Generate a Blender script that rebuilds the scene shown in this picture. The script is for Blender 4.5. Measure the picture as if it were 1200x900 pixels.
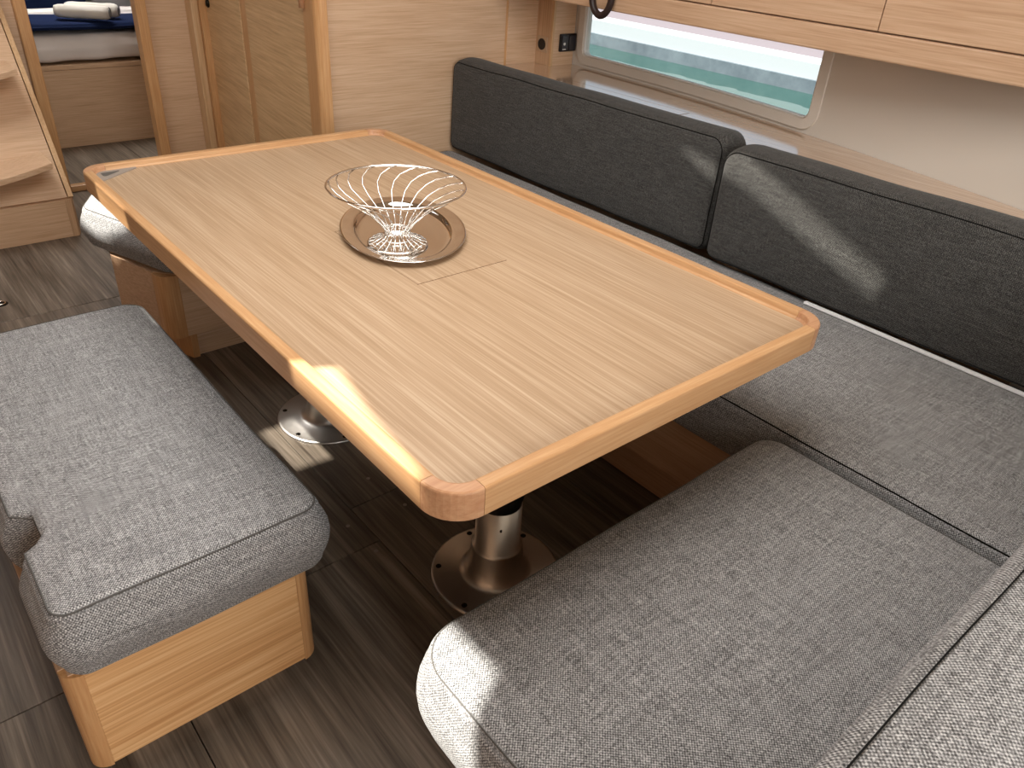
import bpy, bmesh, math, random
from mathutils import Vector, Matrix
from mathutils.geometry import tessellate_polygon
random.seed(4)
for o in list(bpy.data.objects): bpy.data.objects.remove(o)
SC = bpy.context.scene
COL = SC.collection
PI = math.pi

# ---------------------------------------------------------------- camera
cd = bpy.data.cameras.new('camera'); cam = bpy.data.objects.new('camera', cd); COL.objects.link(cam)
cd.sensor_width = 36.0; cd.lens = 27.2116; cd.clip_start = 0.02; cd.clip_end = 200
PITCH, ROLL, YAW = 0.557, 0.069, -0.732
CAMPOS = Vector((-0.831, -1.309, 1.277))
cy, sy, cp, sp = math.cos(YAW), math.sin(YAW), math.cos(PITCH), math.sin(PITCH)
fwd = Vector((-sy*cp, cy*cp, -sp)); rgt = Vector((cy, sy, 0)); upv = rgt.cross(fwd)
c, s = math.cos(ROLL), math.sin(ROLL)
r2 = c*rgt + s*upv; u2 = -s*rgt + c*upv
cam.matrix_world = Matrix(((r2.x, u2.x, -fwd.x, CAMPOS.x), (r2.y, u2.y, -fwd.y, CAMPOS.y),
                           (r2.z, u2.z, -fwd.z, CAMPOS.z), (0, 0, 0, 1)))
SC.camera = cam

# ---------------------------------------------------------------- world, sun, added fill lamps
w = bpy.data.worlds.new('sky'); SC.world = w; w.use_nodes = True
w.node_tree.nodes['Background'].inputs[0].default_value = (0.72, 0.83, 0.95, 1)
w.node_tree.nodes['Background'].inputs[1].default_value = 0.85
SUNK = (0.52, -0.30)                       # sunlight moves this far in x, y per metre it falls
sl = bpy.data.lights.new('sun', 'SUN'); sl.energy = 15.0; sl.angle = math.radians(0.9); sl.color = (1, .96, .87)
sun = bpy.data.objects.new('sun', sl); COL.objects.link(sun); sun.location = (-3, 2, 6)
sun.rotation_euler = Vector((SUNK[0], SUNK[1], -1)).to_track_quat('-Z', 'Y').to_euler()
def area(name, loc, target, sx_, sy_, watt, col=(1, .985, .96), spread=180):
    l = bpy.data.lights.new(name, 'AREA'); l.shape = 'RECTANGLE'; l.size = sx_; l.size_y = sy_
    l.energy = watt; l.color = col; l.spread = math.radians(spread)
    o = bpy.data.objects.new(name, l); COL.objects.link(o); o.location = loc
    o.rotation_euler = (Vector(target)-Vector(loc)).to_track_quat('-Z', 'Y').to_euler()
    return o
area('saloon_fill', (-0.20, -0.15, 1.90), (-0.18, -0.15, 0), 1.3, 1.2, 25.5)  # unseen fill lamp added under the ceiling, no hatch opening above it
area('passage_fill', (-0.70, 1.95, 1.90), (-0.62, 1.95, 0), 0.7, 0.7, 7.5, spread=130)  # added fill for the stairs and wardrobe, unseen and without an opening
area('rear_fill', (-0.55, -2.95, 1.40), (-0.20, 0.2, 0.4), 1.5, 0.9, 46)  # added fill behind the viewpoint, in front of a closed wall
area('cabin_fill', (0.35, 3.75, 1.85), (0.35, 3.75, 0.5), 0.4, 0.4, 10, spread=120)  # unseen fill lamp added to brighten the berth
SC.view_settings.view_transform = 'Standard'; SC.view_settings.look = 'None'
SC.view_settings.gamma = 1.0; SC.view_settings.exposure = 0.0
SC.view_settings.use_curve_mapping = False

# ---------------------------------------------------------------- materials
def lin(v):
    v /= 255.0
    return v/12.92 if v <= .04045 else ((v+.055)/1.055)**2.4
def rgb(r, g, b): return (lin(r), lin(g), lin(b), 1)
class NT:
    def __init__(s, name):
        s.m = bpy.data.materials.new(name); s.m.use_nodes = True
        s.t = s.m.node_tree; s.b = s.t.nodes['Principled BSDF']; s.out = s.t.nodes['Material Output']
    def n(s, typ, **kw):
        nd = s.t.nodes.new(typ)
        for k, v in kw.items():
            if k.startswith('i_'):
                key = k[2:]; key = int(key) if key.isdigit() else key.replace('_', ' ')
                nd.inputs[key].default_value = v
            else: setattr(nd, k, v)
        return nd
    def l(s, a, b): s.t.links.new(a, b)
    def math(s, op, a, b=None, c=None):
        nd = s.t.nodes.new('ShaderNodeMath'); nd.operation = op
        for i, v in enumerate((a, b, c)):
            if v is None: continue
            if isinstance(v, (int, float)): nd.inputs[i].default_value = v
            else: s.l(v, nd.inputs[i])
        return nd.outputs[0]
    def ramp(s, fac, stops):
        r = s.t.nodes.new('ShaderNodeValToRGB'); e = r.color_ramp.elements
        while len(e) < len(stops): e.new(0.5)
        for i, (p, cc) in enumerate(stops): e[i].position = p; e[i].color = cc
        s.l(fac, r.inputs[0]); return r.outputs[0]
    def setp(s, **kw):
        for k, v in kw.items(): s.b.inputs[k.replace('_', ' ')].default_value = v
def plain(name, col, rough=.5, metal=0.0, spec=.5):
    t = NT(name); t.b.inputs['Base Color'].default_value = col; t.setp(Roughness=rough, Metallic=metal)
    t.b.inputs['Specular IOR Level'].default_value = spec
    return t.m
def wood(name, dark, mid, light, axis='x', freq=150.0, stretch=3.0, rough=.42, wav=.012, spec=.35, bump=.06, contrast=1.0, rot=0.0):
    """fine straight oak veneer, grain running along `axis`"""
    t = NT(name)
    tc = t.n('ShaderNodeTexCoord'); oi = t.n('ShaderNodeObjectInfo')
    mr = t.n('ShaderNodeMapping'); mr.inputs['Rotation'].default_value = (0, 0, rot); t.l(tc.outputs['Object'], mr.inputs[0])
    off = t.n('ShaderNodeVectorMath', operation='SCALE'); off.inputs[0].default_value = (13.7, 9.1, 5.3)
    t.l(oi.outputs['Random'], off.inputs['Scale'])
    add0 = t.n('ShaderNodeVectorMath', operation='ADD'); t.l(mr.outputs[0], add0.inputs[0]); t.l(off.outputs[0], add0.inputs[1])
    # slow wander of the grain
    sc = {'x': (1.6, 9, 9), 'y': (9, 1.6, 9), 'z': (9, 9, 1.6)}[axis]
    m0 = t.n('ShaderNodeMapping'); m0.inputs['Scale'].default_value = sc; t.l(add0.outputs[0], m0.inputs[0])
    n0 = t.n('ShaderNodeTexNoise', i_Scale=1.0, i_Detail=2.0); t.l(m0.outputs[0], n0.inputs['Vector'])
    ctr = t.n('ShaderNodeVectorMath', operation='SUBTRACT'); t.l(n0.outputs['Color'], ctr.inputs[0]); ctr.inputs[1].default_value = (.5, .5, .5)
    scl = t.n('ShaderNodeVectorMath', operation='SCALE'); scl.inputs['Scale'].default_value = wav; t.l(ctr.outputs[0], scl.inputs[0])
    add = t.n('ShaderNodeVectorMath', operation='ADD'); t.l(add0.outputs[0], add.inputs[0]); t.l(scl.outputs[0], add.inputs[1])
    sv = {'x': (stretch, freq, freq), 'y': (freq, stretch, freq), 'z': (freq, freq, stretch)}[axis]
    m1 = t.n('ShaderNodeMapping'); m1.inputs['Scale'].default_value = sv; t.l(add.outputs[0], m1.inputs[0])
    n1 = t.n('ShaderNodeTexNoise', i_Scale=1.0, i_Detail=3.0, i_Roughness=.6); t.l(m1.outputs[0], n1.inputs['Vector'])
    m2 = t.n('ShaderNodeMapping'); m2.inputs['Scale'].default_value = tuple(v*.16 if v > stretch else v*.5 for v in sv); t.l(add.outputs[0], m2.inputs[0])
    n2 = t.n('ShaderNodeTexNoise', i_Scale=1.0, i_Detail=2.0); t.l(m2.outputs[0], n2.inputs['Vector'])
    f = t.math('ADD', t.math('MULTIPLY', n1.outputs['Fac'], .76), t.math('MULTIPLY', n2.outputs['Fac'], .24))
    f = t.math('ADD', t.math('MULTIPLY', t.math('SUBTRACT', f, .5), contrast), .5)
    colr = t.ramp(f, [(.33, dark), (.5, mid), (.66, light)])
    t.l(colr, t.b.inputs['Base Color']); t.setp(Roughness=rough); t.b.inputs['Specular IOR Level'].default_value = spec
    if bump:
        bn = t.n('ShaderNodeBump', i_Strength=bump, i_Distance=.002); t.l(f, bn.inputs['Height']); t.l(bn.outputs[0], t.b.inputs['Normal'])
    return t.m
def fabric(name, dark, mid, light, period=.0044):
    t = NT(name); tc = t.n('ShaderNodeTexCoord'); sx = t.n('ShaderNodeSeparateXYZ')
    nz = t.n('ShaderNodeTexNoise', i_Scale=90.0, i_Detail=1.0); t.l(tc.outputs['Object'], nz.inputs['Vector'])
    j = t.n('ShaderNodeVectorMath', operation='SCALE'); j.inputs['Scale'].default_value = .0010; t.l(nz.outputs['Color'], j.inputs[0])
    a = t.n('ShaderNodeVectorMath', operation='ADD'); t.l(tc.outputs['Object'], a.inputs[0]); t.l(j.outputs[0], a.inputs[1])
    t.l(a.outputs[0], sx.inputs[0])
    k = 2*PI/period
    S = [t.math('SINE', t.math('MULTIPLY', sx.outputs[i], k)) for i in range(3)]
    nr = t.n('ShaderNodeSeparateXYZ'); t.l(tc.outputs['Normal'], nr.inputs[0])
    W = [t.math('ABSOLUTE', nr.outputs[i]) for i in range(3)]
    g = t.math('ADD', t.math('ADD', t.math('MULTIPLY', t.math('MULTIPLY', S[0], S[1]), W[2]), t.math('MULTIPLY', t.math('MULTIPLY', S[1], S[2]), W[0])), t.math('MULTIPLY', t.math('MULTIPLY', S[0], S[2]), W[1]))
    n1 = t.n('ShaderNodeTexNoise', i_Scale=420.0, i_Detail=2.0, i_Roughness=.7); t.l(tc.outputs['Object'], n1.inputs['Vector'])
    # thread streaks, along x and along y
    def streak(sc):
        m = t.n('ShaderNodeMapping'); m.inputs['Scale'].default_value = sc; t.l(tc.outputs['Object'], m.inputs[0])
        q = t.n('ShaderNodeTexNoise', i_Scale=1.0, i_Detail=2.0); t.l(m.outputs[0], q.inputs['Vector']); return q.outputs['Fac']
    st = t.math('ADD', streak((260, 20, 260)), streak((20, 260, 260)))
    f = t.math('ADD', t.math('MULTIPLY', g, .21), t.math('MULTIPLY', n1.outputs['Fac'], .95))
    f = t.math('ADD', f, t.math('MULTIPLY', st, .26))
    f = t.math('SUBTRACT', f, .235)
    colr = t.ramp(f, [(.25, dark), (.5, mid), (.78, light)])
    t.l(colr, t.b.inputs['Base Color']); t.setp(Roughness=.9); t.b.inputs['Specular IOR Level'].default_value = .12
    t.b.inputs['Sheen Weight'].default_value = .12; t.b.inputs['Sheen Roughness'].default_value = .5
    bn = t.n('ShaderNodeBump', i_Strength=.55, i_Distance=.0012); t.l(f, bn.inputs['Height']); t.l(bn.outputs[0], t.b.inputs['Normal'])
    return t.m
def floorwood(name):
    t = NT(name); tc = t.n('ShaderNodeTexCoord'); oi = t.n('ShaderNodeObjectInfo')
    off = t.n('ShaderNodeVectorMath', operation='SCALE'); off.inputs[0].default_value = (17, 11, 3); t.l(oi.outputs['Random'], off.inputs['Scale'])
    a = t.n('ShaderNodeVectorMath', operation='ADD'); t.l(tc.outputs['Object'], a.inputs[0]); t.l(off.outputs[0], a.inputs[1])
    def nz(sc, det):
        m = t.n('ShaderNodeMapping'); m.inputs['Scale'].default_value = sc; t.l(a.outputs[0], m.inputs[0])
        q = t.n('ShaderNodeTexNoise', i_Scale=1.0, i_Detail=det, i_Roughness=.62); t.l(m.outputs[0], q.inputs['Vector']); return q.outputs['Fac']
    f = t.math('ADD', t.math('MULTIPLY', nz((34, 1.6, 1), 3), .6), t.math('MULTIPLY', nz((160, 4, 1), 3), .4))
    colr = t.ramp(f, [(.32, rgb(64, 55, 48)), (.47, rgb(102, 92, 81)), (.55, rgb(120, 109, 97)), (.68, rgb(152, 140, 126))])
    t.l(colr, t.b.inputs['Base Color']); t.setp(Roughness=.38); t.b.inputs['Specular IOR Level'].default_value = .35
    bn = t.n('ShaderNodeBump', i_Strength=.08, i_Distance=.002); t.l(f, bn.inputs['Height']); t.l(bn.outputs[0], t.b.inputs['Normal'])
    return t.m
def steel(name, col, rough, brushed=True):
    t = NT(name); t.b.inputs['Base Color'].default_value = col; t.setp(Metallic=1.0, Roughness=rough)
    if brushed:
        tc = t.n('ShaderNodeTexCoord'); m = t.n('ShaderNodeMapping'); m.inputs['Scale'].default_value = (60, 60, 500); t.l(tc.outputs['Object'], m.inputs[0])
        q = t.n('ShaderNodeTexNoise', i_Scale=1.0, i_Detail=2.0); t.l(m.outputs[0], q.inputs['Vector'])
        r = t.math('ADD', t.math('MULTIPLY', q.outputs['Fac'], .14), rough-.07); t.l(r, t.b.inputs['Roughness'])
    return t.m
OAK_D, OAK_M, OAK_L = rgb(176, 140, 100), rgb(200, 165, 124), rgb(222, 190, 150)
M = {}
M['table'] = wood('table oak veneer', rgb(162, 134, 104), rgb(177, 149, 120), rgb(193, 168, 140), 'y', 290, 3, rough=.40, spec=.32, contrast=1.05)
M['oak_x'] = wood('oak veneer grain across', rgb(197, 161, 127), rgb(212, 178, 145), rgb(222, 191, 160), 'x', 260, 6)
M['oak_y'] = wood('oak veneer grain along', rgb(184, 148, 117), rgb(200, 165, 134), rgb(211, 179, 149), 'y', 240, 5)
M['door_veneer'] = wood('oak veneer wardrobe', rgb(196, 160, 116), rgb(214, 179, 134), rgb(226, 194, 150), 'y', 130, 4, rot=.1314, contrast=1.1)
M['oak_z'] = wood('oak veneer grain upright', rgb(182, 146, 112), rgb(199, 164, 130), rgb(210, 177, 144), 'z', 170, 4)
M['shelf'] = wood('varnished ledge veneer', rgb(190, 158, 130), rgb(206, 175, 146), rgb(216, 188, 160), 'y', 240, 5, rough=.13, spec=.75, bump=.005)
M['panel'] = wood('bench panel veneer', rgb(202, 150, 98), rgb(222, 173, 120), rgb(235, 193, 142), 'x', 190, 3, contrast=1.3)
M['rail_x'] = wood('solid beech rail across', rgb(184, 138, 94), rgb(194, 150, 106), rgb(204, 163, 120), 'x', 200, 8, rough=.36, wav=.006)
M['rail_y'] = wood('solid beech rail along', rgb(184, 138, 94), rgb(194, 150, 106), rgb(204, 163, 120), 'y', 200, 8, rough=.36, wav=.006)
M['rail_z'] = wood('solid beech upright', rgb(194, 144, 96), rgb(205, 157, 108), rgb(214, 170, 122), 'z', 200, 8, rough=.36, wav=.006)
M['corner'] = wood('solid beech corner', rgb(178, 129, 94), rgb(189, 143, 107), rgb(197, 154, 118), 'x', 170, 8, rough=.36, wav=.006)
M['pale_rail'] = wood('pale lipping', rgb(196, 158, 116), rgb(208, 172, 130), rgb(216, 182, 142), 'z', 160, 6)
M['fabric'] = fabric('grey woven upholstery', rgb(68, 67, 67), rgb(131, 130, 130), rgb(208, 207, 206))
M['shaded_fabric'] = fabric('shade darkened upholstery', rgb(30, 29, 28), rgb(61, 60, 58), rgb(108, 107, 104))  # same upholstery as the seats, shade painted in as a darker colour
M['seam_grey'] = plain('grey upholstery seam', rgb(92, 90, 87), .9, spec=.1)
M['seam_shade'] = plain('upholstery seam shade', rgb(24, 23, 22), .9, spec=.1)  # near-black colour paints the shadow gap along the seam
M['floor'] = floorwood('grey brown floor laminate')
M['dark'] = plain('dark joint', rgb(26, 20, 16), .8, spec=.1)
M['groove'] = plain('brown joint', rgb(92, 62, 38), .8, spec=.1)
M['steel'] = steel('brushed stainless', (.66, .63, .59, 1), .36)
M['mirror'] = steel('polished steel', (.78, .76, .73, 1), .06, False)
M['wire'] = steel('polished wire', (.88, .86, .83, 1), .12, False)
M['black'] = plain('black plastic', rgb(16, 16, 17), .35)
M['screw'] = plain('dark screw', rgb(50, 46, 40), .35, 1.0)
M['greyplastic'] = plain('grey plastic', rgb(150, 140, 130), .5)
M['hull'] = plain('cream hull lining', rgb(212, 204, 193), .7, spec=.2)
M['ceil'] = plain('cream headlining', rgb(214, 202, 184), .8, spec=.2)
M['white'] = plain('white plastic', rgb(228, 228, 226), .35)
M['sheet'] = plain('white cotton sheet', rgb(232, 225, 221), .9, spec=.1)
M['towel'] = plain('white towel cotton', rgb(212, 206, 198), .95, spec=.05)
M['navy'] = plain('navy blanket', rgb(22, 34, 66), .9, spec=.1)
M['greypillow'] = plain('grey bedding', rgb(140, 138, 140), .9, spec=.1)
M['leather'] = plain('dark brown leather', rgb(44, 30, 28), .45)
M['gap_white'] = plain('white gap light', rgb(245, 245, 245), .35)
def glassmat(name, tint, refl=.08):
    t = NT(name); t.t.nodes.remove(t.b)
    tr = t.n('ShaderNodeBsdfTransparent'); tr.inputs[0].default_value = tint
    gl = t.n('ShaderNodeBsdfGlossy'); gl.inputs['Roughness'].default_value = .02
    fr = t.n('ShaderNodeFresnel'); fr.inputs[0].default_value = 1.2
    mx = t.n('ShaderNodeMixShader'); t.l(fr.outputs[0], mx.inputs[0]); t.l(tr.outputs[0], mx.inputs[1]); t.l(gl.outputs[0], mx.inputs[2])
    t.l(mx.outputs[0], t.out.inputs[0]); return t.m
mm = M['shelf'].node_tree.nodes['Principled BSDF']; mm.inputs['Coat Weight'].default_value = 1.0; mm.inputs['Coat Roughness'].default_value = .09
M['glass'] = glassmat('window acrylic', (.93, .96, .97, 1))
M['slot_tint'] = glassmat('slot dimming tint', (.62, .61, .60, 1))

# ---------------------------------------------------------------- object helpers
def link(o, parent=None):
    COL.objects.link(o)
    if parent is not None: o.parent = parent
    return o
def wloc(o):
    v = Vector(o.location)
    while o.parent: o = o.parent; v += o.location
    return v
def mk(name, verts, faces, mat, parent=None, smooth=False, bevel=0.0, seg=2, origin=None):
    """one mesh object; verts are given in world space, its origin set at its own base"""
    vs = [Vector(v) for v in verts]
    if origin is None:
        xs = [v.x for v in vs]; ys = [v.y for v in vs]; zs = [v.z for v in vs]
        origin = Vector(((min(xs)+max(xs))/2, (min(ys)+max(ys))/2, min(zs)))
    origin = Vector(origin)
    me = bpy.data.meshes.new(name)
    me.from_pydata([v-origin for v in vs], [], faces)
    bm = bmesh.new(); bm.from_mesh(me)
    bmesh.ops.recalc_face_normals(bm, faces=bm.faces)
    if bevel:
        es = [e for e in bm.edges if len(e.link_faces) == 2 and e.calc_face_angle(0) > .5]
        bmesh.ops.bevel(bm, geom=es, offset=bevel, segments=seg, affect='EDGES', profile=.5)
    bm.to_mesh(me); bm.free()
    me.materials.append(mat if not isinstance(mat, str) else M[mat])
    for p in me.polygons: p.use_smooth = smooth
    o = bpy.data.objects.new(name, me); link(o, parent)
    o.location = origin - (wloc(parent) if parent else Vector())
    return o
def thing(name, label, cat, loc, group=None):
    o = bpy.data.objects.new(name, None); link(o); o.location = loc; o.empty_display_size = .05
    return tag(o, label, cat, group)
def tag(o, label, cat, group=None):
    o['label'] = label; o['category'] = cat
    if group: o['group'] = group
    return o
def struct(o, label=None):
    o['kind'] = 'structure'
    if label: o['label'] = label
    return o
def boxv(x0, x1, y0, y1, z0, z1):
    v = [(x0,y0,z0),(x1,y0,z0),(x1,y1,z0),(x0,y1,z0),(x0,y0,z1),(x1,y0,z1),(x1,y1,z1),(x0,y1,z1)]
    f = [(0,3,2,1),(4,5,6,7),(0,1,5,4),(1,2,6,5),(2,3,7,6),(3,0,4,7)]
    return v, f
def box(name, x0, x1, y0, y1, z0, z1, mat, parent=None, bevel=.002):
    v, f = boxv(x0, x1, y0, y1, z0, z1)
    return mk(name, v, f, mat, parent, bevel=bevel)
def prismv(poly, z0, z1):
    n = len(poly)
    v = [(p[0], p[1], z0) for p in poly]+[(p[0], p[1], z1) for p in poly]
    f = [tuple(reversed(range(n))), tuple(range(n, 2*n))]+[(i, (i+1) % n, n+(i+1) % n, n+i) for i in range(n)]
    return v, f
def prism(name, poly, z0, z1, mat, parent=None, bevel=0.0, smooth=False):
    v, f = prismv(poly, z0, z1); return mk(name, v, f, mat, parent, bevel=bevel, smooth=smooth)
def lathev(prof, cx, cy, n=40, close=True):
    v = []; f = []
    for (r, z) in prof:
        for i in range(n):
            a = 2*PI*i/n; v.append((cx+r*math.cos(a), cy+r*math.sin(a), z))
    for k in range(len(prof)-1):
        for i in range(n):
            j = (i+1) % n; f.append((k*n+i, k*n+j, (k+1)*n+j, (k+1)*n+i))
    if close:
        f.append(tuple(reversed(range(n)))); m = (len(prof)-1)*n; f.append(tuple(range(m, m+n)))
    return v, f
def tubev(pts, r, n=6, closed=False):
    pts = [Vector(p) for p in pts]; v = []; f = []; m = len(pts)
    prev = None
    for i, p in enumerate(pts):
        a = pts[(i-1) % m] if (closed or i > 0) else p; b = pts[(i+1) % m] if (closed or i < m-1) else p
        d = (b-a).normalized()
        if prev is None: u = d.orthogonal().normalized()
        else: u = (prev-d*prev.dot(d)).normalized()
        prev = u; w_ = d.cross(u)
        for k in range(n):
            t = 2*PI*k/n; v.append(p+(u*math.cos(t)+w_*math.sin(t))*r)
    for i in range(m if closed else m-1):
        for k in range(n):
            q = (k+1) % n; i2 = (i+1) % m; f.append((i*n+k, i*n+q, i2*n+q, i2*n+k))
    if not closed:
        f.append(tuple(reversed(range(n)))); f.append(tuple(range((m-1)*n, m*n)))
    return v, f
def merge(*parts):
    v = []; f = []
    for pv, pf in parts:
        o = len(v); v += list(pv); f += [tuple(i+o for i in q) for q in pf]
    return v, f
def roundpoly(pts, rad, seg=7, step=.02):
    """closed CCW polygon with rounded corners, straights sampled"""
    n = len(pts); out = []
    rad = rad if isinstance(rad, (list, tuple)) else [rad]*n
    P = [Vector(p) for p in pts]; ends = []
    for i in range(n):
        a, b, c_ = P[i-1], P[i], P[(i+1) % n]
        d1 = (a-b).normalized(); d2 = (c_-b).normalized()
        ang = d1.angle(d2); tl = rad[i]/math.tan(ang/2); ctr = b+(d1+d2).normalized()*(rad[i]/math.sin(ang/2))
        s0 = b+d1*tl; s1 = b+d2*tl; v0 = s0-ctr; v1 = s1-ctr
        tot = v0.angle(v1) if rad[i] > 1e-6 else 0
        arc = []
        for k in range(seg+1):
            t = k/seg
            if rad[i] < 1e-6: arc = [b]; break
            sa = math.sin(tot)
            arc.append(ctr+(v0*math.sin((1-t)*tot)+v1*math.sin(t*tot))/sa)
        ends.append(arc)
    for i in range(n):
        out += ends[i]
        a = ends[i][-1]; b = ends[(i+1) % n][0]; L = (b-a).length; k = max(1, int(L/step))
        out += [a.lerp(b, q/k) for q in range(1, k)]
    return [(p.x, p.y) for p in out]
def normals2(o):
    n = len(o); N = []
    for i in range(n):
        a = Vector(o[i-1]); b = Vector(o[(i+1) % n]); d = (b-a).normalized(); N.append(Vector((d.y, -d.x)))
    return N
def cushionv(outline, z0, z1, er=.022, crown=.012, bulge=.008, er2=None):
    """soft upholstered slab over a CCW convex outline; returns mesh + the seam ring along its top edge"""
    N = normals2(outline); n = len(outline); er2 = er2 or er
    prof = []
    for k in range(5):
        a = PI/2*k/4; prof.append((er2*(1-math.sin(a)), z0+er2*(1-math.cos(a))))
    for k in range(1, 6):
        t = k/6; prof.append((-bulge*math.sin(PI*t), z0+er2+(z1-er-z0-er2)*t))
    for k in range(6):
        a = PI/2*k/5; prof.append((er*(1-math.cos(a)), z1-er+er*math.sin(a)))
    cx = sum(p[0] for p in outline)/n; cyy = sum(p[1] for p in outline)/n
    v = []; f = []
    for (ins, z) in prof:
        for p, q in zip(outline, N): v.append((p[0]-q.x*ins, p[1]-q.y*ins, z))
    rings = len(prof)
    last = v[(rings-1)*n:]
    for t in (.06, .14, .25, .4, .6, .8):
        for p in last: v.append((p[0]+(cx-p[0])*t, p[1]+(cyy-p[1])*t, z1+crown*(1-(1-t)**3)))
        rings += 1
    for k in range(rings-1):
        for i in range(n):
            j = (i+1) % n; f.append((k*n+i, k*n+j, (k+1)*n+j, (k+1)*n+i))
    f.append(tuple(reversed(range(n))))
    v.append((cx, cyy, z1+crown)); m = (rings-1)*n
    for i in range(n): f.append((m+i, m+(i+1) % n, len(v)-1))
    seam = [(p[0]-q.x*er*.35, p[1]-q.y*er*.35, z1-er*.22) for p, q in zip(outline, N)]
    return v, f, seam
def soften(v, amp, fr, seed):
    from mathutils import noise
    o = []
    for p in v:
        d = noise.noise_vector(Vector((p[0]*fr+seed, p[1]*fr-seed, p[2]*fr)))
        o.append((p[0]+d.x*amp, p[1]+d.y*amp, p[2]+d.z*amp))
    return o
def cushion(name, label, cat, outline, z0, z1, er=.022, crown=.012, bulge=.008, mat='fabric', frame=None, seam_shade=True, wob=.003, seed=0, deform=None, group=None, pr_=.0015, pmat='seam_shade', seam_w=None):
    v, f, seam = cushionv(outline, z0, z1, er, crown, bulge)
    if seam_w: seam = [(p[0]+q.x*.001, p[1]+q.y*.001, z1-seam_w) for p, q in zip(outline, normals2(outline))]
    v = soften(v, wob, 4.0, seed); seam = soften(seam, wob, 4.0, seed)
    if deform: v = [deform(p) for p in v]; seam = [deform(p) for p in seam]
    if frame: v = [frame(p) for p in v]; seam = [frame(p) for p in seam]
    o = mk(name, v, f, mat, smooth=True); tag(o, label, cat, group)
    if seam_shade:
        pv, pf = tubev(seam, pr_, 6, True); mk('seam_line', pv, pf, pmat, o, smooth=True)
    return o
def rect(x0, x1, y0, y1): return [(x0, y0), (x1, y0), (x1, y1), (x0, y1)]

# ================================================================ the setting
# ---- floor: boards with open joints on a dark bed
fl = struct(box('floor', -2.3, 1.7, -3.2, 4.9, -.05, -.014, 'dark', bevel=0), 'grey-brown laminate cabin sole of long boards')
xs = [-2.3, -1.692, -1.18, -.667, -.155, .357, .869, 1.7]
cuts = {0: [-1.3, .5, 2.2], 1: [-2.0, -.135, 1.47], 2: [-1.9, -.135, 1.47], 3: [-1.6, -.135, 1.47, 2.72], 4: [-1.2, .0, 2.72], 5: [-1.6, .4, 2.72], 6: [0, 2]}
for i in range(len(xs)-1):
    ys = [-3.2]+cuts[i]+[4.9]
    for j in range(len(ys)-1):
        box('floor_board', xs[i]+.001, xs[i+1]-.001, ys[j]+.0012, ys[j+1]-.0012, -.014, 0, 'floor', fl, bevel=.0012)
for (x, y) in [(-.06, .075), (-.04, -.065), (-.19, -.05), (-.18, -.13+.0-.03), (-.62, -.19)]:
    v, f = lathev([(.005, .0), (.005, .0006), (.0015, .0009)], x, y, 10); mk('floor_plug', v, f, 'greyplastic', fl)
# ---- hull side, curving inward towards the camera
HK = [(-3.3, .62), (-1.5, 1.06), (-.745, 1.268), (-.377, 1.364), (-.045, 1.438), (.3, 1.497), (.512, 1.525), (.8, 1.545), (1.087, 1.556), (1.6, 1.56), (2.6, 1.52), (5, 1.3)]
def hullx(y):
    for (a, xa), (b, xb) in zip(HK, HK[1:]):
        if a <= y <= b:
            t = (y-a)/(b-a); return xa+(xb-xa)*t
    return HK[0][1] if y < HK[0][0] else HK[-1][1]
def hullx_s(y): return sum(hullx(y+d) for d in (-.2, -.1, 0, .1, .2))/5
WY0, WY1, WZ0, WZ1 = -.055, 1.06, .762, 1.02
ysamp = [-3.2+.1*i for i in range(30)]+[-.2+.02*i for i in range(71)]+[1.3+.2*i for i in range(19)]
zsamp = [0, .3, .6, .72]+[.74+.01*i for i in range(32)]+[1.2, 1.5, 1.95]
def inwin(y, z, m=.0): return WY0-m < y < WY1+m and WZ0-m < z < WZ1+m
v = [(hullx_s(y), y, z) for y in ysamp for z in zsamp]; nz_ = len(zsamp); f = []
for i in range(len(ysamp)-1):
    for j in range(nz_-1):
        ym = (ysamp[i]+ysamp[i+1])/2; zm = (zsamp[j]+zsamp[j+1])/2
        if inwin(ym, zm): continue
        f.append((i*nz_+j, (i+1)*nz_+j, (i+1)*nz_+j+1, i*nz_+j+1))
struct(mk('wall_right', v, f, 'hull', smooth=True), 'cream hull lining behind the settee')
# window with frame and acrylic pane
wring = roundpoly(rect(WY0, WY1, WZ0, WZ1), .03, 6, .03)
wn = struct(bpy.data.objects.new('window_1', None), 'long low hull window with rounded corners'); link(wn); wn.location = (1.5, .5, WZ0)
Nn = normals2(wring)
v = []; f = []; n = len(wring)
for (o_, dx) in ((-.028, -.004), (-.026, -.010), (.004, -.010), (.007, -.006), (.007, .03)):
    for p, q in zip(wring, Nn): v.append((hullx_s(p[0])+dx, p[0]-q.x*o_, p[1]-q.y*o_))
for k in range(4):
    for i in range(n): f.append((k*n+i, k*n+(i+1) % n, (k+1)*n+(i+1) % n, (k+1)*n+i))
mk('window_frame', v, f, 'hull', wn, smooth=False)
v, f = tubev([(hullx_s(p[0])+.001, p[0]-q.x*.008, p[1]-q.y*.008) for p, q in zip(wring, Nn)], .0035, 6, True)
mk('window_gasket', v, f, 'white', wn, smooth=True)
nn = 24; v = []
for i in range(nn+1):
    y = WY0+(WY1-WY0)*i/nn
    for dx in (.012, .018):
        for z in (WZ0, WZ1): v.append((hullx_s(y)+dx, y, z))
f = []
for i in range(nn):
    a = 4*i; b = a+4; f += [(a, b, b+1, a+1), (a+2, a+3, b+3, b+2)]
mk('pane', v, f, 'glass', wn)
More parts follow.
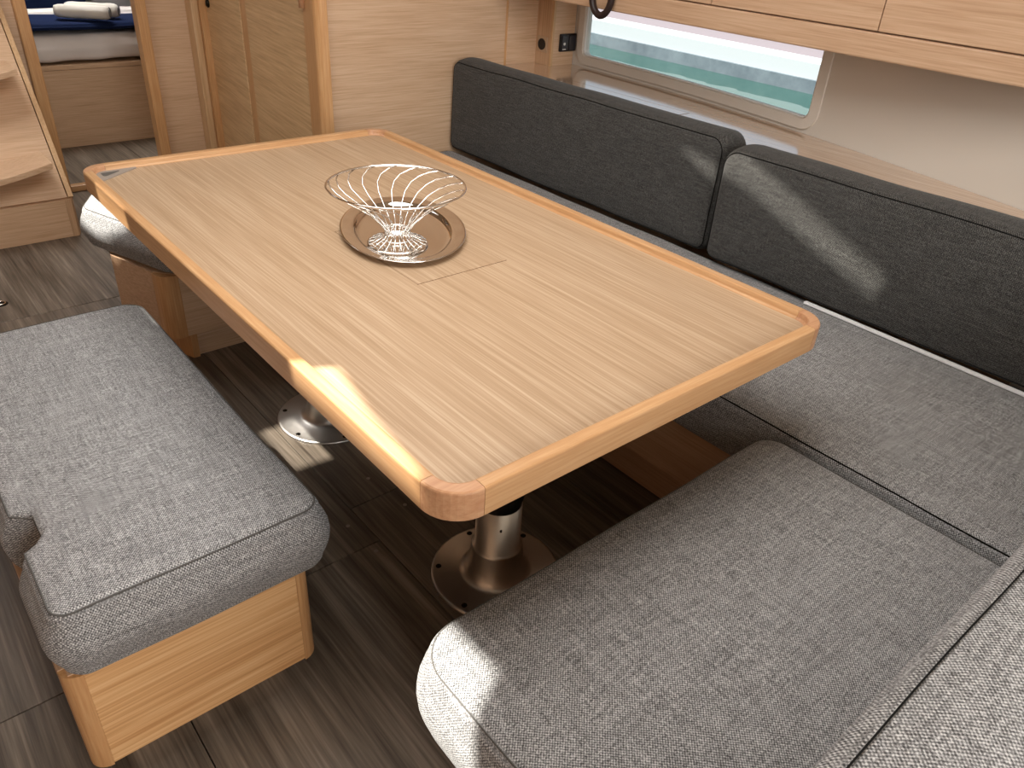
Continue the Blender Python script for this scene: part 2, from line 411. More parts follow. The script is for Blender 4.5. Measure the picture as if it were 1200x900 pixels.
# ---- bulkhead at the far end of the settee
FY = 1.20
wf = struct(box('wall_far', .475, 1.262, FY, FY+.03, 0, 1.95, 'oak_x', bevel=.001), 'pale oak bulkhead at the end of the settee')
box('bulkhead_panel', 1.274, 1.45, FY, FY+.03, 0, 1.95, 'oak_x', wf, bevel=.001)
box('joint_strip', 1.262, 1.274, FY+.004, FY+.03, 0, 1.95, 'rail_z', wf, bevel=0)
box('return_panel', 1.425, 1.445, 1.118, FY, 0, 1.95, 'oak_z', wf, bevel=.001)
box('return_lipping', 1.425, 1.437, 1.106, 1.118, 0, 1.95, 'pale_rail', wf, bevel=.002)
box('side_panel', 1.437, 1.552, 1.112, 1.135, 0, 1.95, 'oak_x', wf, bevel=.001)
# ---- forward wall with the cabin doorway
DY = 2.70
wd = struct(box('wall_forward', -.182, -.128, DY+.02, DY+.05, 0, 1.95, 'oak_x', bevel=0), 'oak wall with the doorway to the cabin')
box('wall_panel', .39, .64, DY+.02, DY+.05, 0, 1.95, 'oak_x', wd, bevel=0)
box('wall_panel', -.09, .40, DY+.02, DY+.05, 1.82, 1.95, 'oak_x', wd, bevel=0)
dr = struct(bpy.data.objects.new('door_1', None), 'open doorway with solid wood frame'); link(dr); dr.location = (.14, DY, 0)
box('door_jamb', -.130, -.083, DY-.012, DY+.055, 0, 1.86, 'rail_z', dr, bevel=.004)
box('door_jamb', .348, .395, DY-.012, DY+.055, 0, 1.86, 'rail_z', dr, bevel=.004)
box('door_header', -.130, .395, DY-.012, DY+.055, 1.80, 1.86, 'rail_x', dr, bevel=.004)
box('door_sill', -.083, .348, DY-.01, DY+.03, 0, .028, 'rail_x', dr, bevel=.004)
# ---- rest of the shell, out of view
struct(box('wall_left', -2.34, -2.3, -3.2, 4.9, 0, 1.95, 'oak_y', bevel=0), 'oak side of the cabin out of view')
struct(box('wall_back', -2.3, 1.7, -3.24, -3.2, 0, 1.95, 'oak_x', bevel=0), 'oak wall behind the viewpoint')
struct(box('wall_cabin', -.19, 1.5, 4.86, 4.9, 0, 1.95, 'ceil', bevel=0), 'cream end wall of the sleeping cabin')
struct(box('wall_stairwell', -2.3, -.19, 3.5, 3.54, 0, 1.95, 'oak_x', bevel=0), 'oak wall behind the companionway ladder')
struct(box('wall_cabin_side', -.182, -.150, 2.76, 4.86, 0, 1.95, 'ceil', bevel=0), 'cream side wall of the sleeping cabin')
# ---- ceiling with added slots, each shaped to cast one sun patch
CZ = 1.95
def up(p): return (p[0]-(CZ-p[2])*SUNK[0], p[1]-(CZ-p[2])*SUNK[1])
patches = {
 'table': [(-.432, -.352, .675), (-.368, -.384, .675), (-.392, -.51, .675), (-.412, -.68, .675), (-.432, -.71, .675)],
 'seat':  [(-.62, -.69, .43), (-.396, -.69, .43), (-.393, -.832, .43), (-.47, -.868, .43), (-.62, -.90, .43)],
 'floor': [(-.188, .215, 0), (-.188, .415, 0), (-.07, .412, 0), (-.07, .205, 0)],
 'far':   [(-.375, 1.13, .42), (-.36, 1.45, .42), (-.285, 1.45, .42), (-.262, 1.02, .42), (-.285, 1.0, .42)],
 'back':  [(.965, .10, .768), (.965, -.16, .752), (.965, -.62, .552), (.965, -.60, .502), (.965, -.43, .565), (.965, -.2, .66), (.965, -.055, .71)],
}
outer = [Vector((-2.34, -3.24, 0)), Vector((1.7, -3.24, 0)), Vector((1.7, 4.9, 0)), Vector((-2.34, 4.9, 0))]
loops = [outer]; 
for k, pl in patches.items(): loops.append([Vector((*up(p), 0)) for p in pl])
tris = tessellate_polygon(loops); flat = [p for lp in loops for p in lp]
me_v = [(p.x, p.y, CZ) for p in flat]
struct(mk('ceiling', me_v, [tuple(t) for t in tris], 'ceil'), 'cream headlining with added slots shaped for the sun patches')
for nm_ in ('back', 'floor'):  # tinted panes added to weaken the sun through these slots
    hp = [up(p) for p in patches[nm_]]
    struct(mk('streak_slot_tint' if nm_ == 'back' else 'floor_slot_tint', [(p[0], p[1], CZ+.01) for p in hp], [tuple(range(len(hp)))], 'slot_tint'), 'added tinted pane that dims the sun in a ceiling slot')
# ---- outside: water and quay
t = NT('harbour water'); t.b.inputs['Base Color'].default_value = rgb(40, 73, 67); t.setp(Roughness=.02, IOR=1.33)
tc = t.n('ShaderNodeTexCoord'); mp = t.n('ShaderNodeMapping'); mp.inputs['Scale'].default_value = (.9, .55, 1); t.l(tc.outputs['Object'], mp.inputs[0])
q = t.n('ShaderNodeTexNoise', i_Scale=1.6, i_Detail=2.0); t.l(mp.outputs[0], q.inputs['Vector'])
bn = t.n('ShaderNodeBump', i_Strength=.12, i_Distance=.08); t.l(q.outputs['Fac'], bn.inputs['Height']); t.l(bn.outputs[0], t.b.inputs['Normal'])
v, f = boxv(2.2, 8.19, -30, 40, -.53, -.47)
wtr = mk('harbour_water', v, f, t.m); wtr['kind'] = 'stuff'; tag(wtr, 'pale turquoise harbour water outside the hull window', 'water')
t = NT('weathered quay concrete'); tc = t.n('ShaderNodeTexCoord'); q = t.n('ShaderNodeTexNoise', i_Scale=3.0, i_Detail=6.0, i_Roughness=.7); t.l(tc.outputs['Object'], q.inputs['Vector'])
t.l(t.ramp(q.outputs['Fac'], [(.3, rgb(80, 89, 97)), (.7, rgb(111, 120, 126))]), t.b.inputs['Base Color']); t.setp(Roughness=.9)
qz = thing('quay', 'grey stone quay with white band outside the window', 'quay', (8.6, 4, -.53))
box('quay_face', 8.2, 9.0, -20, 30, -.53, -.32, t.m, qz, bevel=0)
box('white_band', 8.25, 8.7, -20, 30, -.32, -.145, plain('white quay paint', rgb(172, 174, 177), .6), qz, bevel=0)
box('upper_wall', 8.7, 9.6, -20, 30, -.145, 1.6, plain('mauve quay wall', rgb(138, 126, 131), .8), qz, bevel=0)

# ================================================================ dining table
HX, HY, CR = .4215, .756, .056
tb = thing('dining_table', 'pale oak saloon table with raised rounded edge on two steel pedestals', 'table', (0, 0, 0))
PROF = [(0, .634), (0, .6742), (.0008, .6764), (.0028, .678), (.0175, .6783), (.0198, .6776), (.0208, .6758), (.0222, .668), (.0245, .6648), (.028, .6635), (.028, .634)]
def top_slab():
    ol = roundpoly(rect(-HX+.024, HX-.024, -HY+.024, HY-.024), .032, 6, 10)
    return ol
tt = prism('table_top', top_slab(), .640, .664, 'table', tb)
def rail(a, b, inward, mat):
    a = Vector(a); b = Vector(b); v = []
    for p in (a, b):
        for (d, z) in PROF: v.append((p.x+inward[0]*d, p.y+inward[1]*d, z))
    n = len(PROF); f = [(i, (i+1) % n, n+(i+1) % n, n+i) for i in range(n)]+[tuple(range(n)), tuple(range(n, 2*n))]
    mk('edge_rail', v, f, mat, tb)
g = .0007
rail((-HX, -HY+CR+g), (-HX, HY-CR-g), (1, 0), 'rail_y'); rail((HX, -HY+CR+g), (HX, HY-CR-g), (-1, 0), 'rail_y')
rail((-HX+CR+g, -HY), (HX-CR-g, -HY), (0, 1), 'rail_x'); rail((-HX+CR+g, HY), (HX-CR-g, HY), (0, -1), 'rail_x')
for sx_ in (-1, 1):
    for sy_ in (-1, 1):
        v = []; n = len(PROF); ns = 10; ccx, ccy = sx_*(HX-CR), sy_*(HY-CR); f = []
        for k in range(ns+1):
            a = PI/2*k/ns
            for (d, z) in PROF: v.append((ccx+sx_*(CR-d)*math.cos(a), ccy+sy_*(CR-d)*math.sin(a), z))
        for k in range(ns):
            for i in range(n): f.append((k*n+i, k*n+(i+1) % n, (k+1)*n+(i+1) % n, (k+1)*n+i))
        f += [tuple(range(n)), tuple(range(ns*n, ns*n+n))]
        mk('corner_block', v, f, 'corner', tb)
v, f = prismv(roundpoly(rect(-HX+.003, HX-.003, -HY+.003, HY-.003), CR-.003, 6, 10), .636, .6625)
mk('edge_core', v, f, 'groove', tb)
# inlaid lid in the middle of the top
lx0, lx1, ly0, ly1 = -.094, .118, -.209, .10
o = box('inlaid_lid', lx0, lx1, ly0, ly1, .655, .6643, 'table', tt, bevel=0)
fr_ = merge(boxv(lx0-.0012, lx1+.0012, ly0-.0012, ly0, .66, .66425), boxv(lx0-.0012, lx1+.0012, ly1, ly1+.0012, .66, .66425),
            boxv(lx0-.0004, lx0, ly0, ly1, .66, .66425), boxv(lx1, lx1+.0003, ly0, ly1, .66, .66425))
mk('lid_joint', *fr_, 'groove', tt)
# grey plastic corner socket, far left
op = [(-.392, .722), (-.392, .655), (-.290, .730), (-.384, .730)]
op = roundpoly([(-.3945, .655), (-.288, .729), (-.3945, .729)], [.004, .004, .026], 5, .03)
ip = roundpoly([(-.383, .682), (-.328, .7205), (-.383, .7205)], [.005, .005, .008], 5, .03)
lo = [Vector((x, y, 0)) for x, y in op]; li = [Vector((x, y, 0)) for x, y in ip]
tr = tessellate_polygon([lo, li]); allp = lo+li
v = [(p.x, p.y, .6662) for p in allp]; f = [tuple(q) for q in tr]; nb = len(v); no = len(lo); ni = len(li)
v += [(p.x, p.y, .664) for p in lo]+[(p.x, p.y, .6645) for p in li]
f += [(i, (i+1) % no, nb+(i+1) % no, nb+i) for i in range(no)]
f += [(no+i, no+(i+1) % ni, nb+no+(i+1) % ni, nb+no+i) for i in range(ni)]
so = mk('corner_socket', v, f, 'greyplastic', tb); so['label'] = 'grey triangular plastic socket in table corner'
mk('socket_well', *prismv(ip, .6641, .6646), plain('dark socket', rgb(84, 80, 76), .6), so)
# pedestals
PP = [(.144, 0), (.144, .003), (.1415, .0058), (.137, .0068), (.083, .0105), (.074, .016), (.067, .026), (.0605, .05), (.0565, .085), (.0545, .092), (.0495, .0935), (.0490, .205)]
def pedestal(py):
    p = mk('pedestal', *lathev(PP, 0, py, 56), 'steel', tb, smooth=True)
    mk('pedestal_sleeve', *lathev([(.0475, .205), (.0475, .222), (.0515, .224), (.0515, .30), (.044, .302), (.044, .60), (.11, .612), (.11, .634)], 0, py, 40), 'black', p, smooth=True)
    for k in range(6):
        a = math.radians(20+60*k)
        x = .127*math.cos(a); y = py+.127*math.sin(a)
        mk('screw', *lathev([(.0065, .0066), (.0065, .0082), (.005, .0092), (.0025, .0086)], x, y, 12), 'screw', p, smooth=True)
    v, f = lathev([(.004, 0), (.004, .002)], 0, 0, 10)
    q = [(Vector((-.048*.55, py-.048*.835, .165))+Matrix.Rotation(PI/2, 3, 'X') @ Vector(a)) for a in v]
    mk('grub_screw', q, f, 'black', p)
    for pl in p.data.polygons: pl.use_smooth = True
pedestal(-.371); pedestal(.385)

# ================================================================ on the table
TA = math.radians(63.1); TCX, TCY = .026, .026
def oval(a, b, z, n=72): return [(TCX+a*math.cos(t)*math.cos(TA)-b*math.sin(t)*math.sin(TA), TCY+a*math.cos(t)*math.sin(TA)+b*math.sin(t)*math.cos(TA), z) for t in [2*PI*i/n for i in range(n)]]
tp = [(-.010+.148-.0, 0, .6643)]
rings = [(.150, .088, .6644), (.158, .096, .6655), (.163, .101, .6700), (.166, .104, .6728), (.172, .110, .6735), (.187, .125, .6760), (.1915, .1305, .6772), (.193, .132, .6765), (.1925, .1315, .6752), (.187, .126, .6748), (.166, .105, .6715), (.162, .101, .6690), (.157, .096, .6646)]
v = []; f = []; n = 72
for (a, b, z) in rings: v += oval(a, b, z+.0006)
for k in range(len(rings)-1):
    for i in range(n): f.append((k*n+i, k*n+(i+1) % n, (k+1)*n+(i+1) % n, (k+1)*n+i))
f.append(tuple(range(n)))
ty = mk('serving_tray', v, f, 'mirror', smooth=True); tag(ty, 'oval polished steel tray under the wire basket', 'tray')
BX, BY, BZ = -.020, -.025, .6665
bk = thing('wire_basket', 'chrome wire fruit basket with swirled wires on oval tray', 'basket', (BX, BY, BZ))
def ringp(r, z, n=64): return [(BX+r*math.cos(2*PI*i/n), BY+r*math.sin(2*PI*i/n), z) for i in range(n)]
mk('rim', *tubev(ringp(.1365, .787), .0022, 8, True), 'wire', bk, smooth=True)
mk('foot_ring', *tubev(ringp(.060, BZ+.002), .0019, 8, True), 'wire', bk, smooth=True)
mk('waist_ring', *tubev(ringp(.0255, BZ+.030), .0017, 8, True), 'wire', bk, smooth=True)
mk('foot_inner_ring', *tubev(ringp(.030, BZ+.012), .0014, 8, True), 'wire', bk, smooth=True)
wp = [(.0245, .026, 0), (.026, .032, 0), (.036, .046, .01), (.056, .066, .02), (.080, .084, -.01), (.102, .097, -.08), (.118, .107, -.18), (.130, .115, -.31), (.1365, .1205, -.45)]
for k in range(18):
    a0 = 2*PI*k/18+.1
    pts = [(BX+r*math.cos(a0+da*1.15), BY+r*math.sin(a0+da*1.15), BZ+h) for (r, h, da) in wp]
    mk('wire', *tubev(pts, .0013, 6), 'wire', bk, smooth=True)
for k in range(22):
    a0 = 2*PI*k/22
    pts = [(BX+r*math.cos(a0), BY+r*math.sin(a0), BZ+h) for (r, h) in ((.0245, .030), (.025, .024), (.031, .0155), (.044, .009), (.060, .003))]
    mk('foot_wire', *tubev(pts, .0012, 6), 'wire', bk, smooth=True)

# ================================================================ loose bench on the left
bn_ = thing('bench_base', 'oak bench box with rounded solid corners left of the table', 'bench', (-.635, .03, 0))
bx0, bx1, by0, by1, bz0, bz1 = -.826, -.438, -.388, .45, .075, .291
cr = .028
box('end_panel', bx0+cr, bx1-cr, by0, by0+.018, bz0, bz1, 'panel', bn_, bevel=.001)
box('end_panel', bx0+cr, bx1-cr, by1-.018, by1, bz0, bz1, 'panel', bn_, bevel=.001)
box('side_panel', bx0, bx0+.018, by0+cr, by1-cr, bz0, bz1, 'oak_y', bn_, bevel=.001)
box('side_panel', bx1-.018, bx1, by0+cr, by1-cr, bz0, bz1, 'oak_y', bn_, bevel=.001)
def cpost(name, cx_, cy_, sx_, sy_, r, z0, z1, parent, ins=.02, mat='rail_z'):
    pts = [(cx_+sx_*r*math.cos(PI/2*k/8), cy_+sy_*r*math.sin(PI/2*k/8)) for k in range(9)]
    pts += [(cx_, cy_+sy_*(r-ins)), (cx_+sx_*(r-ins)*.3, cy_+sy_*(r-ins)*.3), (cx_+sx_*(r-ins), cy_)]
    prism(name, pts, z0, z1, mat, parent)
for sx_, X in ((-1, bx0+cr), (1, bx1-cr)):
    for sy_, Y in ((-1, by0+cr), (1, by1-cr)): cpost('corner_post', X, Y, sx_, sy_, cr, bz0-.004, bz1-.001, bn_)
box('seat_board', bx0+.01, bx1-.01, by0+.01, by1-.01, bz1-.02, bz1+.001, 'oak_y', bn_, bevel=0)
box('plinth', bx0+.05, bx1-.05, by0+.06, by1-.06, 0, bz0+.02, 'oak_x', bn_, bevel=0)
def notch(p):
    x, y, z = p
    if x < -.76 and -.252 < y < -.146:
        t = (y+.252)/.106; d = min(1, math.sin(PI*t)*1.9)
        lim = -.832+.050*d
        if x < lim: x = lim
        if x < -.772 and z > .42: z -= .006*d*max(0, (-.772-x)/.03)
    return (x, y, z)
cushion('seat_cushion', 'thick grey bench cushion with a pull notch, left of table', 'cushion',
        roundpoly(rect(-.819, -.408, -.412, .495), [.035, .04, .05, .05], 8, .012), .298, .432, er=.022, crown=.010, bulge=.014, seed=1, deform=notch, wob=.004, pmat='seam_grey')

# ================================================================ fixed settee
# far seat with chamfered left end
fo = [(.40, .850), (.40, 1.19), (.40, 1.40), (-.27, 1.40), (-.352, 1.22), (-.238, .850)]
fo = [(.383, .850), (.383, 1.38), (-.26, 1.38), (-.355, 1.20), (-.235, .850)]
fbs = thing('settee_base', 'oak seat box with rounded corner beyond the table end', 'seat base', (.0, 1.1, 0))
prism('front_panel', [(.42, .868), (.42, .886), (-.205, .886), (-.205, .868)], .10, .302, 'oak_x', fbs)
prism('corner_post', roundpoly([(-.205, .868), (-.205, .905), (-.262, .925), (-.256, .868)], [.001, .001, .001, .035], 8, .05), .098, .300, 'rail_z', fbs)
prism('side_panel', [(-.262, .925), (-.244, .931), (-.300, 1.115), (-.318, 1.11)], .10, .302, 'oak_y', fbs)
prism('back_panel', [(-.318, 1.11), (-.300, 1.11), (-.25, 1.32), (.42, 1.32), (.42, 1.34), (-.262, 1.34)], .10, .302, 'oak_x', fbs)
prism('seat_board', [(.42, .875), (.42, 1.335), (-.255, 1.335), (-.312, 1.11), (-.256, .925), (-.21, .875)], .285, .3015, 'oak_x', fbs)
box('plinth', -.17, .42, .918, .932, 0, .105, 'oak_x', fbs, bevel=0)
prism('plinth_return', [(-.19, .905), (-.17, .905), (-.17, .93), (-.24, 1.10), (-.26, 1.10), (-.20, .93)], 0, .105, 'rail_z', fbs)
cushion('seat_cushion', 'grey seat cushion with sunlit rounded end beyond the table', 'cushion',
        roundpoly(fo, [.034, .034, .06, .07, .06], 8, .02), .306, .432, er=.024, crown=.008, bulge=.012, seed=2, pmat='seam_grey', pr_=.0012)
# side seat under the hull window
sb = thing('settee_base', 'long oak seat box below the side settee cushion', 'seat base', (.72, 0, 0))
box('front_panel', .430, .450, -1.21, .868, .145, .298, 'oak_y', sb, bevel=.001)
box('plinth', .50, .515, -1.21, .90, 0, .146, 'oak_y', sb, bevel=0)
box('seat_board', .44, 1.02, -1.25, 1.10, .285, .298, 'oak_y', sb, bevel=0)
cushion('seat_cushion', 'long grey seat cushion along the side settee under the back cushions', 'cushion',
        roundpoly([(.404, -1.36), (1.005, -1.36), (1.005, 1.192), (.62, 1.192), (.404, 1.0)], .028, 5, .03), .303, .430, er=.020, crown=.006, bulge=.006, seed=3)
# near seat
nb_ = thing('settee_base', 'oak seat box under the near grey seat cushion', 'seat base', (-.02, -1.0, 0))
box('front_panel', -.38, .42, -.775, -.757, .10, .287, 'oak_x', nb_, bevel=.001)
box('side_panel', -.398, -.38, -1.33, -.757, .10, .287, 'oak_y', nb_, bevel=.001)
box('seat_board', -.39, .42, -1.33, -.765, .275, .2875, 'oak_x', nb_, bevel=0)
box('plinth', -.33, .42, -1.33, -.82, 0, .105, 'oak_x', nb_, bevel=0)
cushion('seat_cushion', 'wide grey seat cushion with sunlit corner nearest the viewer', 'cushion',
        roundpoly([(-.462, -1.34), (.379, -1.34), (.379, -.712), (-.462, -.718)], [.034, .034, .05, .075], 9, .02), .290, .434, er=.024, crown=.010, bulge=.012, seed=5, pmat='seam_grey', pr_=.0012)
# back cushions: local (u along y, v up, w outward from the back) -> world
def backframe(x_front, lean):
    def fr(p):   # p: (u=y, v=z outline, w thickness toward -x)
        u, vv, ww = p
        return (x_front-(ww)+(vv-.43)*lean, u, vv)
    return fr
def bc(name, label, y0, y1, zb, zt, xf, th, lean, seed, rads, group=None):
    ol = roundpoly(rect(y0, y1, zb, zt), rads, 7, .025)
    return cushion(name, label, 'cushion', ol, -th, 0.0, er=.030, crown=.010, bulge=.004, frame=backframe(xf, lean), seed=seed, wob=.004, group=group, mat='shaded_fabric')
bc('back_cushion', 'grey back cushion with painted-in shade against the oak bulkhead', -.070, 1.192, .434, .768, .990, .125, .03, 7, [.036, .036, .04, .05])
bc('back_cushion', 'grey back cushion with painted-in shade and diagonal streak of light, nearer one', -1.235, -.088, .440, .758, .958, .130, .03, 9, [.036, .036, .05, .036])
v, f = boxv(.955, .968, -1.1, -.43, .434, .4395)  # white strip put in for the light shining through the cushion gap
wp_ = mk('gap_light_strip', v, f, 'gap_white', bevel=.001); tag(wp_, 'thin white strip standing in for light through the gap under the back cushion', 'gap_light')
# near back cushion (seen from above at lower right)
ol = roundpoly(rect(-.55, .925, .445, .742), [.03, .03, .05, .05], 7, .025)
cushion('back_cushion', 'grey back cushion seen from above in the lower right corner', 'cushion', ol, -.13, 0, er=.026, crown=.004, bulge=.004,
        frame=lambda p: (p[0], -1.207+p[2]-(p[1]-.742)*(-.03), p[1]), seed=11, wob=.002, seam_w=.022, pr_=.0009)

# ================================================================ shelf and overhead lockers
pout = [(hullx_s(y)-.001, y) for y in reversed([-1.05+.05*i for i in range(43)])]
pin = [(1.118, -1.05), (1.135, .0), (1.135, 1.198)]
pout = [(1.424, 1.198), (1.424, 1.104), (hullx_s(1.104), 1.104)]+[p for p in pout if p[1] < 1.08]
sh = prism('window_shelf', pin+pout, .700, .725, 'shelf'); tag(sh, 'pale oak ledge between back cushions and hull window', 'shelf')
box('ledge_lid', 1.19, 1.305, .30, .86, .7245, .7256, 'shelf', sh, bevel=0)
mk('lid_joint', *merge(boxv(1.305, 1.3065, .30, .86, .724, .72565), boxv(1.19, 1.3065, .2985, .30, .724, .72565)), 'groove', sh)
mk('shelf_upright', *boxv(1.136, 1.15, -.9, 1.198, 0, .70), 'oak_y', sh)
CX = 1.14
vr = box('locker_rail', CX-.004, CX+.018, -.83, 1.105, 1.002, 1.061, 'oak_y', bevel=.004)
tag(vr, 'long oak rail along the bottom of overhead lockers', 'rail')
ysd = [-.828, -.331, .165, .661, 1.105]
where = ['in the top right corner of the view', 'second from the right, above the window end', 'third from the right, above the window', 'nearest the bulkhead']
for i in range(4):
    L_ = thing('overhead_locker', 'oak overhead locker '+where[i], 'locker', (CX, (ysd[i]+ysd[i+1])/2, .985), 'overhead lockers')
    y0, y1 = ysd[i], ysd[i+1]
    xb = min(hullx_s(y0), hullx_s(y1), )-.003
    box('body', CX+.02, max(xb, CX+.06), y0+.0005, y1-.0005, 1.012, 1.42, 'oak_y', L_, bevel=0)
    box('door', CX, CX+.0195, y0+.0013, y1-.0013, 1.0645, 1.41, 'oak_y', L_, bevel=.001)
# leather loop
lp = thing('leather_loop', 'dark leather loop handle hanging in front of the window', 'handle', (1.125, .57, .978))
pts = [(1.122, .570+.042*math.sin(a)*(1-.12*math.cos(a)), 1.036-.050*math.cos(a)) for a in [2*PI*i/40 for i in range(40)]]
mk('loop', *tubev(pts, .0108, 10, True), 'leather', lp, smooth=True)
box('loop_mount', 1.115, 1.14, .556, .584, 1.070, 1.10, 'leather', lp, bevel=.003)
# sockets
s1 = thing('wall_socket', 'round black socket in the shaded return beside the bulkhead', 'socket', (1.425, 1.158, .80))
def xdisc(r0, r1, x0, x1, cy_, cz_, n=24, kz=1.0):
    v, f = lathev([(r0, 0), (r1, 1)], 0, 0, n)
    return [(x0+(x1-x0)*p[2], cy_+p[0], cz_+p[1]*kz) for p in v], f
mk('cover_plate', *boxv(1.4205, 1.4255, 1.130, 1.188, .771, .829), plain('beige cover', rgb(188, 160, 130), .5), s1, bevel=.0015)
mk('socket_insert', *xdisc(.021, .021, 1.418, 1.4215, 1.159, .80), 'black', s1)
s2 = thing('switch_panel', 'black double switch panel beside the hull window', 'switch', (1.515, 1.112, .76))
mk('panel_frame', *boxv(1.468, 1.556, 1.102, 1.1125, .776, .842), 'black', s2, bevel=.004)
dkm = plain('dark rocker', rgb(52, 50, 54), .3)
mk('rocker', *boxv(1.474, 1.510, 1.098, 1.103, .782, .836), dkm, s2, bevel=.003)
mk('rocker', *boxv(1.513, 1.550, 1.098, 1.103, .782, .836), dkm, s2, bevel=.003)
v, f = lathev([(.006, 0), (.005, .002)], 0, 0, 14); mk('indicator', [(1.487+p[0], 1.0985-p[2], .806+p[1]) for p in v], f, 'white', s2)
mk('lettering_bar', *boxv(1.478, 1.496, 1.0975, 1.0985, .7845, .7875), 'white', s2)

# ================================================================ wardrobe beside the passage
P0 = Vector((.452, 1.185, 0)); dd = Vector((.131, .991, 0)).normalized(); nn_ = Vector((dd.y, -dd.x, 0))
def wb(s0, s1, t0, t1, z0, z1):       # s along the front, t depth away from the passage
    v, f = boxv(s0, s1, t0, t1, z0, z1)
    return [P0+dd*a+nn_*b+Vector((0, 0, cc)) for (a, b, cc) in v], f
wd_ = thing('wardrobe', 'oak wardrobe with two tall doors along the passage', 'wardrobe', (.60, 1.95, 0))
mk('carcass', *wb(.14, 1.56, .026, .30, 0, 1.93), 'oak_z', wd_)
d1 = mk('door', *wb(.105, .800, 0, .02, .03, 1.90), 'door_veneer', wd_, bevel=.001)
d2 = mk('door', *wb(.890, 1.475, 0, .02, .03, 1.90), 'door_veneer', wd_, bevel=.001)
mk('divider_strip', *wb(.803, .887, .003, .025, 0, 1.93), 'rail_z', wd_, bevel=.002)
mk('edge_strip', *wb(1.478, 1.57, -.004, .025, 0, 1.93), 'rail_z', wd_, bevel=.003)
v, f = lathev([(.017, 0), (.019, .006), (.013, .012), (.008, .014)], 0, 0, 18)
mk('door_knob', [P0+dd*(1.485-.09+p[0])+nn_*(-p[2])+Vector((0, 0, .80+p[1])) for p in v], f, 'screw', d2, smooth=True)
pp = roundpoly([(P0+dd*a+nn_*b)[:2] for a, b in ((-.030, .03), (-.030, -.010), (.100, -.006), (.100, .03))][::-1], [.001, .004, .03, .001], 6, .1)
po = prism('corner_post', pp, 0, 1.93, 'rail_z', wd_)
v, f = tubev([P0+dd*.085+nn_*(-.012)+Vector((0, 0, z)) for z in (.94, 1.0, 1.06, 1.12)], .012, 8); mk('finger_pull', v, f, 'corner', po, smooth=True)
box('end_filler', .612, .645, DY-.08, DY+.02, 0, 1.93, 'rail_z', wd_, bevel=.002)
box('end_post', .578, .612, DY-.06, DY+.02, 0, 1.93, 'pale_rail', wd_, bevel=.006)

# ================================================================ companionway ladder
st = thing('companionway_stairs', 'oak companionway ladder with curved treads at far left', 'stairs', (-.55, 2.25, 0))
box('kick_panel', -1.10, -.222, 2.128, 2.146, 0, .154, 'oak_x', st, bevel=.001)
prism('kick_post', [(-.222, 2.128), (-.198, 2.128), (-.186, 2.16), (-.186, 2.20), (-.222, 2.20)], 0, .154, 'oak_z', st)
SL = .452/.602
def yb(z): return 2.137+(z-.157)*SL
def slab(x0, x1, z0, z1, off, th):
    ny, nzv = 1/math.hypot(1, SL), SL/math.hypot(1, SL)     # outward (towards the viewer) normal is (-ny, +nz)
    v = []
    for x in (x0, x1):
        for z in (z0, z1):
            for t_ in (off, off-th): v.append((x, yb(z)-ny*t_, z+nzv*t_))
    f = [(0, 1, 3, 2), (4, 6, 7, 5), (0, 4, 5, 1), (2, 3, 7, 6), (0, 2, 6, 4), (1, 5, 7, 3)]
    return v, f
mk('back_board', *slab(-1.10, -.208, .160, 1.75, 0, .018), 'oak_x', st)
mk('side_stringer', *slab(-.204, -.186, .160, 1.75, .002, .10), 'pale_rail', st)
mk('side_stringer', *slab(-1.122, -1.104, .160, 1.75, .002, .10), 'pale_rail', st)
def tread(zt):
    v = []; f = []; n = 16; yb_ = yb(zt)+.005
    for i in range(n+1):
        x = -1.045+(.80)*i/n; t_ = abs((x+.645)/.40); up_ = .035*max(0, (t_-.45)/.55)**1.3
        fr_ = -.03*(1-t_**2)
        for (y, z) in ((yb_, zt), (yb_-.185+fr_, zt), (yb_-.185+fr_, zt-.022), (yb_, zt-.022)):
            v.append((x, y, z+up_))
    for i in range(n):
        for k in range(4): f.append((4*i+k, 4*i+(k+1) % 4, 4*i+4+(k+1) % 4, 4*i+4+k))
    f += [(0, 1, 2, 3), (4*n, 4*n+1, 4*n+2, 4*n+3)]
    mk('tread', v, f, 'oak_x', st, bevel=.002)
for zt in (.290, .590, .890, 1.19): tread(zt)
# floor latch
la = thing('floor_latch', 'small chrome lift ring set in floor near the stairs', 'latch', (-.585, 1.615, 0))
mk('latch_plate', *lathev([(.022, 0), (.022, .0012), (.018, .002)], -.585, 1.615, 20), 'screw', la)
mk('lift_ring', *tubev([(-.585+.014*math.cos(a), 1.615+.014*math.sin(a), .004) for a in [2*PI*i/20 for i in range(20)]], .002, 6, True), 'wire', la, smooth=True)

# ================================================================ sleeping cabin through the doorway
bb = thing('berth_base', 'oak berth front under the mattress in the cabin', 'bed base', (.2, 3.9, 0))
box('front_board', -.145, 1.25, 3.45, 3.47, 0, .392, 'oak_x', bb, bevel=.001)
box('top_rail', -.145, 1.25, 3.442, 3.475, .394, .418, 'oak_x', bb, bevel=.003)
box('berth_board', -.145, 1.25, 3.47, 4.8, .38, .412, 'oak_x', bb, bevel=0)
def drape(name, label, cat, x0, x1, y0, y1, z0, z1, mat, er, seed, wob, fr=5.0):
    v, f, sm = cushionv(roundpoly(rect(x0, x1, y0, y1), .05, 5, .04), z0, z1, er, .006, .006)
    from mathutils import noise
    o = []
    for p in v:
        d = noise.noise_vector(Vector((p[0]*fr+p[2]*fr*1.5+seed, p[1]*fr, p[2]*2)))
        o.append((p[0]+d.x*wob*.4, p[1]+d.y*wob, p[2]+d.z*wob*.6))
    return tag(mk(name, o, f, mat, smooth=True), label, cat)
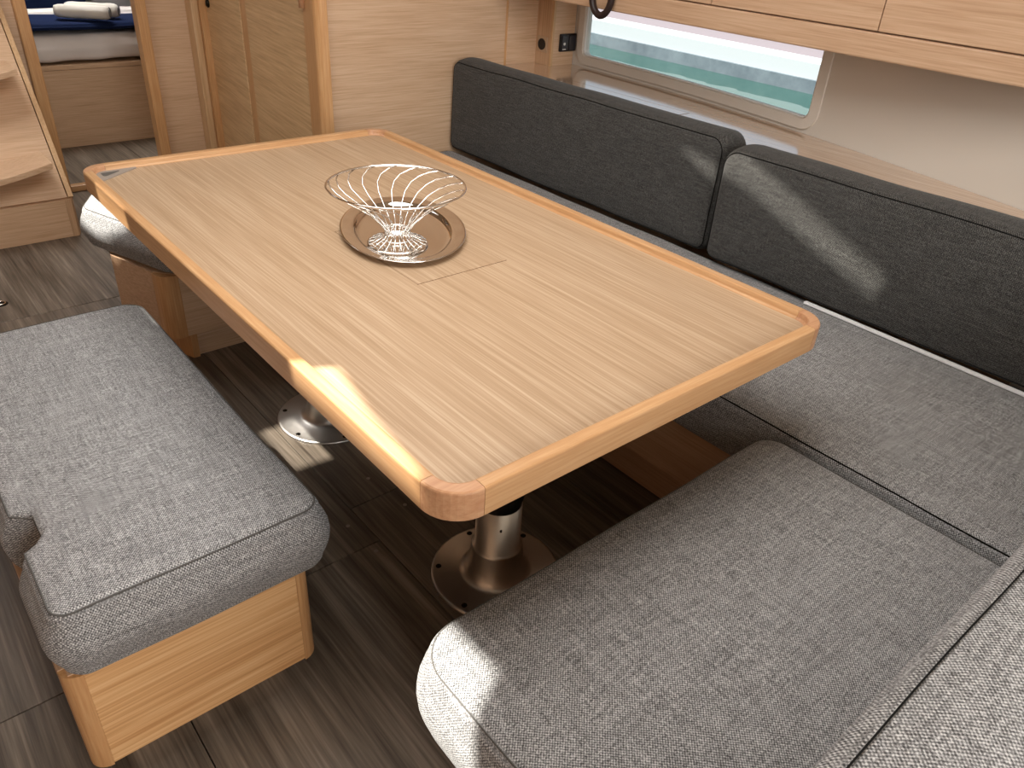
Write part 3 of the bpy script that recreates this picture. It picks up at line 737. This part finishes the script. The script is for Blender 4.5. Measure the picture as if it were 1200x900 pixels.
drape('mattress', 'mattress under a wrinkled white sheet on the berth', 'mattress', -.14, 1.2, 3.462, 4.75, .427, .553, 'sheet', .04, 3, .014, 9)
drape('blanket', 'folded navy blue blanket lying on the white mattress', 'blanket', -.13, .95, 3.47, 3.83, .574, .608, 'navy', .02, 8, .012)
drape('folded_sheet', 'folded white sheet behind the navy blanket', 'sheet', -.13, .95, 3.86, 3.93, .574, .625, 'sheet', .02, 12, .006)
drape('pillow', 'navy blue pillow at the back of the berth', 'pillow', -.12, .47, 3.98, 4.45, .578, .76, 'navy', .07, 5, .02, 4)
drape('pillow', 'grey pillow at the back of the berth', 'pillow', .50, 1.15, 3.98, 4.45, .578, .74, 'greypillow', .07, 15, .02, 4)
def towel(a, b, r, seed, label):
    a = Vector(a); b = Vector(b); d = (b-a).normalized(); u = d.orthogonal().normalized(); u = Vector((0, 0, 1)) - d*d.z; u.normalize(); w_ = d.cross(u)
    from mathutils import noise
    v = []; f = []; n = 24; m = 14
    for i in range(m+1):
        t_ = i/m; e = 1-.22*max(0, (abs(t_-.5)-.42)/.08)
        for k in range(n):
            th = 2*PI*k/n; rr = r*e*(1+.10*noise.noise(Vector((t_*5+seed, math.cos(th)*1.2, math.sin(th)*1.2))))
            v.append(a.lerp(b, t_)+(u*math.cos(th)*.92+w_*math.sin(th)*1.08)*rr)
    for i in range(m):
        for k in range(n): f.append((i*n+k, i*n+(k+1) % n, (i+1)*n+(k+1) % n, (i+1)*n+k))
    f += [tuple(range(n)), tuple(range(m*n, m*n+n))]
    o = mk('rolled_towel', v, f, 'towel', smooth=True); tag(o, label, 'towel', 'rolled towels on the berth')
    sp = [b+d*.001+(u*math.cos(q)+w_*math.sin(q))*(r*.08+r*.62*q/(4*PI)) for q in [4*PI*i/40 for i in range(41)]]
    mk('spiral_edge', *tubev(sp, .0035, 6), 'greypillow', o, smooth=True)
towel((.215, 3.60, .656), (.445, 3.475, .653), .036, 1, 'front rolled white towel on the navy blanket')
towel((.285, 3.675, .656), (.512, 3.55, .653), .037, 6, 'rear rolled white towel on the navy blanket')
